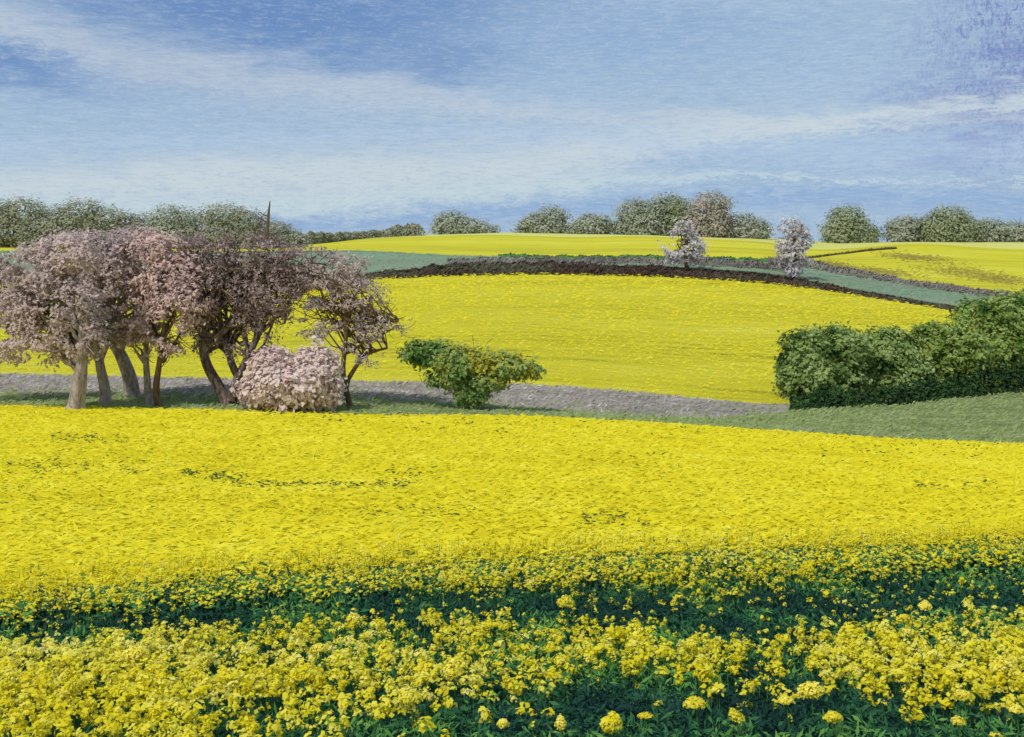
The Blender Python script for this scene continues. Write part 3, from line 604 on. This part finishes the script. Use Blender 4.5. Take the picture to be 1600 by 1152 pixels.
# yellow cover map
Y = .32+0*uf
Y += .62*np.exp(-np.maximum(dk+6, 0)/22.)                           # thick near the edge
band_c = np.interp(uf, [-200, 0, 120, 350, 620, 900, 1080, 1300, 1600, 1800], [985, 985, 985, 950, 945, 955, 965, 945, 915, 900])
band_h = np.interp(uf, [-200, 0, 200, 400, 620, 740, 900, 1080, 1300, 1600], [26, 24, 26, 34, 22, 14, 34, 42, 36, 44])
Y -= .54*np.exp(-((rf-band_c)/band_h)**4)
Y += umask(uf, rf, [(150, 1070, 230, 75, .50), (60, 1130, 280, 60, .42), (520, 1060, 170, 34, .22), (620, 1090, 110, 50, .12), (1000, 1015, 170, 32, .34), (760, 1075, 90, 26, .16), (1420, 1040, 200, 42, .45), (1560, 1070, 100, 30, .3), (430, 1130, 130, 30, .12),
     (930, 1105, 60, 60, -.46), (1040, 1090, 90, 26, -.25), (1195, 1020, 50, 45, -.32), (1150, 1145, 460, 34, -.46), (790, 1140, 110, 26, -.30), (360, 1040, 46, 24, -.22), (1320, 1090, 36, 26, -.35), (160, 1100, 20, 40, -.3), (700, 1000, 120, 20, -.05), (1560, 1140, 100, 20, -.25)])
nz = fbm(Xf*5.5, Df*6.5, 4, 21); nzf = fbm(Xf*18, Df*14, 2, 33)
score = Y + (nz-.5)*1.5 + (nzf-.5)*.9
fl = score > .50
# flower heads: cones of small petals on thin stems
def clusters(Cc, Rr, k):
    m = len(Cc); d = rng.normal(size=(m, k, 3)); d /= np.linalg.norm(d, axis=2, keepdims=True)
    r = (.35+.65*rng.random((m, k, 1))**.6)*Rr[:, None, None]
    el = rng.uniform(.7, 1.9, (m, 1, 1)); ex = rng.uniform(.9, 1.9, (m, 1, 1))
    o = d*r; o[:, :, 2:] *= el*.8; o[:, :, :1] *= ex*(1-.45*np.clip(o[:, :, 2:]/Rr[:, None, None], -.4, 1))
    lean = rng.normal(size=(m, 1, 2))*.35; o[:, :, :2] += lean*o[:, :, 2:]
    C = (Cc[:, None]+o).reshape(-1, 3); Nn = (d+rng.normal(size=d.shape)*.4+np.array([0, -.25, .65])).reshape(-1, 3)
    return C, Nn
idx = np.where(fl)[0]; dke = dk[idx]; idx = idx[rng.random(len(idx)) < np.where(dke < 50, .30, .135)]
ex_ = np.where((score > -.12+.45*rng.random(len(score))) & (dk < 190) & (rng.random(len(score)) < .10+.28*np.exp(-np.maximum(dk, 0)/30)))[0]; idx = np.concatenate([idx, ex_]); small = np.concatenate([np.zeros(len(idx)-len(ex_), bool), np.ones(len(ex_), bool)])
Xa, Da, sa = Xf[idx], Df[idx], score[idx]; n = len(Xa)
near = np.interp(800+Xa/Da*F, UG, DP[0])-Da
Za = CZ-4.12+rng.normal(size=n)*.05+.04*np.clip(sa-.5, 0, 1)+.14*np.exp(-np.maximum(near, 0)/.35)
Rr = rng.uniform(.018, .05, n)*np.where(near < 1.2, .75, 1.15)*np.where(small, .6, 1); k = 15
C, Nn = clusters(np.stack([Xa, Da, Za], -1), Rr, k)
Ls = np.repeat(Rr, k)*rng.uniform(.26, .6, n*k)
pale = .45*umask(800+Xa/Da*F, HROW+4.12/Da*F, [(150, 1025, 260, 30, 1), (560, 1010, 90, 25, .5), (700, 1060, 150, 40, .5), (1480, 1000, 120, 40, .5)])
vv = np.clip(np.repeat(rng.random(n)**1.2*.75+pale, k)+rng.random(n*k)*.35, 0, 1)
tag(dabmesh('rapeseed_flowers', C, Nn, Ls*1.15, Ls*.8, M['petal'], None, vv, np.tile([.6, 0, .1], (n*k, 1))), 'loose yellow rape blossom in the nearest strip of crop', 'flowers', None, 'stuff')
Cs_ = np.stack([Xa, Da+.01, Za-.13], -1)
tag(dabmesh('rapeseed_stems', Cs_, np.stack([rng.normal(size=n)*.3, -1+0*Xa, 0*Xa], -1), .13, .0035, M['stem'], None, None, np.tile([0, 0, 6.], (n, 1))), 'thin upright green rape stems in the nearest strip of crop', 'stems', None, 'stuff')
# leaves
nl = ~fl | (rng.random(len(Xf)) < .12); Xb, Db = Xf[nl], Df[nl]; keep = rng.random(len(Xb)) < .6; Xb, Db = Xb[keep], Db[keep]; n = len(Xb)
C = np.stack([Xb, Db, CZ-4.22+rng.uniform(-.13, .07, n)+.19*np.exp(-np.maximum(np.interp(800+Xb/Db*F, UG, DP[0])-Db, 0)/.35)], -1)
Nn = np.stack([rng.normal(size=n)*.8, -.4+rng.normal(size=n)*.6, .8+0*Xb], -1)
gl = fbm(Xb*1.3, Db*2.0, 3, 55); lowr = HROW+4.15/Db*F
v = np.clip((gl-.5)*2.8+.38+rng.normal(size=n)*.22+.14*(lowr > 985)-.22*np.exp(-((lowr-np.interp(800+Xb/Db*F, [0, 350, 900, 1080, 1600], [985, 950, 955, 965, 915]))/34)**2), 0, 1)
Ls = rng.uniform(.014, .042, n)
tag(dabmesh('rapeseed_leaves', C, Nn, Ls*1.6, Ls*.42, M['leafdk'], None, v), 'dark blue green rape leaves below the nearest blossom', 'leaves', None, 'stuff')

n = 2600
uc = rng.choice(5, n); cu = np.array([(1430, 403, 60, 5), (1500, 426, 70, 8), (1370, 425, 60, 5), (1300, 416, 30, 6), (1560, 437, 50, 6)])[uc]
u = cu[:, 0]+rng.normal(size=n)*cu[:, 2]*.5; rw = cu[:, 1]+rng.normal(size=n)*cu[:, 3]*.6+(u-cu[:, 0])*.10
Dg = np.array([dist_at(a, b, 170, 420) for a, b in zip(u, rw)]); C = P(u, Dg, .15)
tag(dabmesh('weeds', C, np.stack([rng.normal(size=n)*.3, -.7+0*u, 1+0*u], -1), Dg/F*3.2, Dg/F*.7, leafmat('weed_leaves', [(120, 108, 50), (140, 126, 60), (166, 156, 60)], .4, .2, .1), None, None, np.tile([1., 0, 0], (n, 1))), 'olive brown weeds in faint bands across the far right field', 'weeds', None, 'stuff')

n = 9000
u = rng.uniform(-250, 1900, n); f_ = rng.random(n)**1.5; D = np.interp(u, UG, DP[5])*(1-f_)+np.interp(u, UG, DP[6])*f_
C = P(u, D, .15); tag(dabmesh('cereal_tufts', C, np.stack([rng.normal(size=n)*.3, -.8+0*u, 1+0*u], -1), D/F*rng.uniform(1.5, 5, n), D/F*.8, leafmat('cereal_blades', [(88, 100, 78), (112, 130, 98), (132, 150, 120), (140, 134, 122), (150, 154, 90)], .55, .05, .1), None, None, np.tile([1.5, 0, .1], (n, 1))), 'grey green tufts over the green strips beyond the hedge', 'crop', None, 'stuff')

# verge grasses: upright tufts between the fields
n = 26000
u = rng.uniform(-250, 1900, n); D = np.interp(u, UG, DP[1])+rng.random(n)**1.2*(np.interp(u, UG, DP[3])-50)
C = P(u, D, .0); h = rng.uniform(.05, .16, n); C[:, 2] += h*.6
Nn = np.stack([rng.normal(size=n)*.4, -1+0*u, .5+rng.normal(size=n)*.3], -1)
frac = (D-np.interp(u, UG, DP[1]))/(np.interp(u, UG, DP[3])-50+.01)
green = (D < np.interp(u, UG, DP[2])-.2+rng.normal(size=n)*1.6) | (u > 1190+rng.normal(size=n)*50) | (rng.random(n) < .12)
tz = np.stack([np.full(n, .9), 0*u, .35+0*u], -1)
tag(dabmesh('meadow_grass', C[green], Nn[green], h[green]*1.3, h[green]*.25, leafmat('grass_blades', [(98, 110, 68), (128, 142, 86), (150, 164, 108), (136, 138, 114)], .5, .5, .1), None, None, tz[green]), 'grey green grass of the strip between the yellow fields', 'grass', None, 'stuff')
g2 = ~green
tag(dabmesh('dry_grass', C[g2], Nn[g2], h[g2]*1.4, h[g2]*.3, leafmat('dry_blades', [(116, 112, 96), (148, 140, 132), (170, 160, 156), (214, 210, 210)], .5, .5, .1), None, None, tz[g2]), 'lilac grey dry grass on the verge behind the blossom trees', 'grass', None, 'stuff')

# ------------------------------------------------------------------ the biggest open rape plants in front, one by one
def flower_head(rad, n, seed):
    d = rng.normal(size=(n, 3)); d /= np.linalg.norm(d, axis=1, keepdims=True)
    r = rad*(.45+.6*rng.random(n)**.5)*(1+.3*(rng.random(n)-.5))
    C = d*r[:, None]*np.array([1.1, 1, .8]); return C, d+rng.normal(size=(n, 3))*.45
def rape_plant(label, u, row, px, mat, group, proto=None):
    D = 4.0/((row-HROW)/F); s = D/F; x = (u-800)*s; top = CZ-4.0
    base = np.array([x+.04, D+.04, CZ-4.75])
    t = empty('rapeseed_plant', base); tag(t, label, 'flower', group)
    hp = np.array([x, D, top])-base
    V, Q = tubes([(bez(np.zeros(3), np.array([.03, 0, .35]), hp, 6), np.linspace(.012, .006, 6))], 6); mesh('stem', V, Q, M['stem'], t, np.full(len(V), .4), smooth=True)
    R_ = px*s*.62; k = 300
    C, Nn = clusters(hp[None], np.array([R_]), k); dabmesh('flower_head', C, Nn, R_*.26*rng.uniform(.6, 1.4, k), R_*.19, mat, t)
    for i in range(4):
        a = i*1.7+rng.uniform(0, 1); dirn = np.array([math.cos(a), math.sin(a), .35]); p0 = hp*rng.uniform(.5, .85); L = rng.uniform(.08, .14); side = np.array([-dirn[1], dirn[0], 0])*L*.22
        p1, p2 = p0+dirn*L*.5, p0+dirn*L+np.array([0, 0, -L*.35])
        mesh('leaf', [p0, p1+side, p2, p1-side, p1+np.array([0, 0, -L*.08])], [(0, 4, 1), (1, 4, 2), (2, 4, 3), (3, 4, 0)], M['leafdk'], t, np.full(5, .35+.12*i))
    return t
RG = 'open rape flower heads standing out along the bottom'
for lab, u, r, px, m in [
    ('big lemon flower head near the bottom, left of the two close heads at right', 1228, 1094, 15, 'petal_pale'),
    ('largest bright flower head right of the dark leaf gap', 1266, 1078, 22, 'petal_pale'),
    ('round yellow flower head low between dark leaves at the lower right', 1302, 1120, 18, 'petal'),
    ('small round bright flower head near the bottom right corner', 1497, 1126, 13, 'petal_pale'),
    ('orange yellow flower head lit against the right crop edge', 1570, 1042, 20, 'petal_pale'),
    ('pale flower head above another at the right', 1506, 1086, 15, 'petal_pale'),
    ('flower head standing above the dark band at the far right', 1446, 946, 12, 'petal_pale'),
    ('flower head on the right edge of the dark band, lower left of its neighbour', 1412, 966, 12, 'petal'),
    ('wide yellow green flower head at the bottom right of centre', 956, 1128, 24, 'petal'),
    ('small golden flower head above a wide yellow green one', 1008, 1118, 11, 'petal'),
    ('yellow flower head standing in green leaves at the bottom centre', 876, 1128, 13, 'petal_pale'),
    ('bright flower head in the bottom centre crop', 786, 1130, 14, 'petal_pale'),
    ('pale green yellow flower head just above the bottom centre', 1086, 1098, 18, 'petal'),
    ('loose yellow flower head beside the pale green yellow one', 1150, 1118, 13, 'petal'),
    ('golden flower head in the middle of the bottom, left of the dark gap', 640, 1090, 18, 'petal'),
    ('pale lemon flower head in the centre crop below the dark band', 706, 1046, 18, 'petal_pale'),
    ('yellow flower head half hidden at the top of the dark band', 884, 940, 12, 'petal'),
    ('flower head with pale tips on the dark band left of centre', 553, 966, 12, 'petal_pale'),
    ('creamy flower head among bluish leaves left of centre', 498, 1012, 15, 'petal_pale'),
    ('pale flower head at the left end of the dark band', 470, 978, 10, 'petal'),
    ('broad creamy flower head over the solid yellow patch at left', 212, 1020, 20, 'petal_pale'),
    ('golden flower head low in the yellow patch at left', 108, 1078, 18, 'petal'),
    ('golden flower head at the left edge of the picture', 12, 1070, 15, 'petal'),
    ('pale yellow flower head by the small dark gap at left', 292, 1004, 14, 'petal_pale'),
    ('flower head at the right edge above the corner', 1588, 1108, 16, 'petal_pale')]:
    rape_plant(lab, u, r, px, M[m], RG)
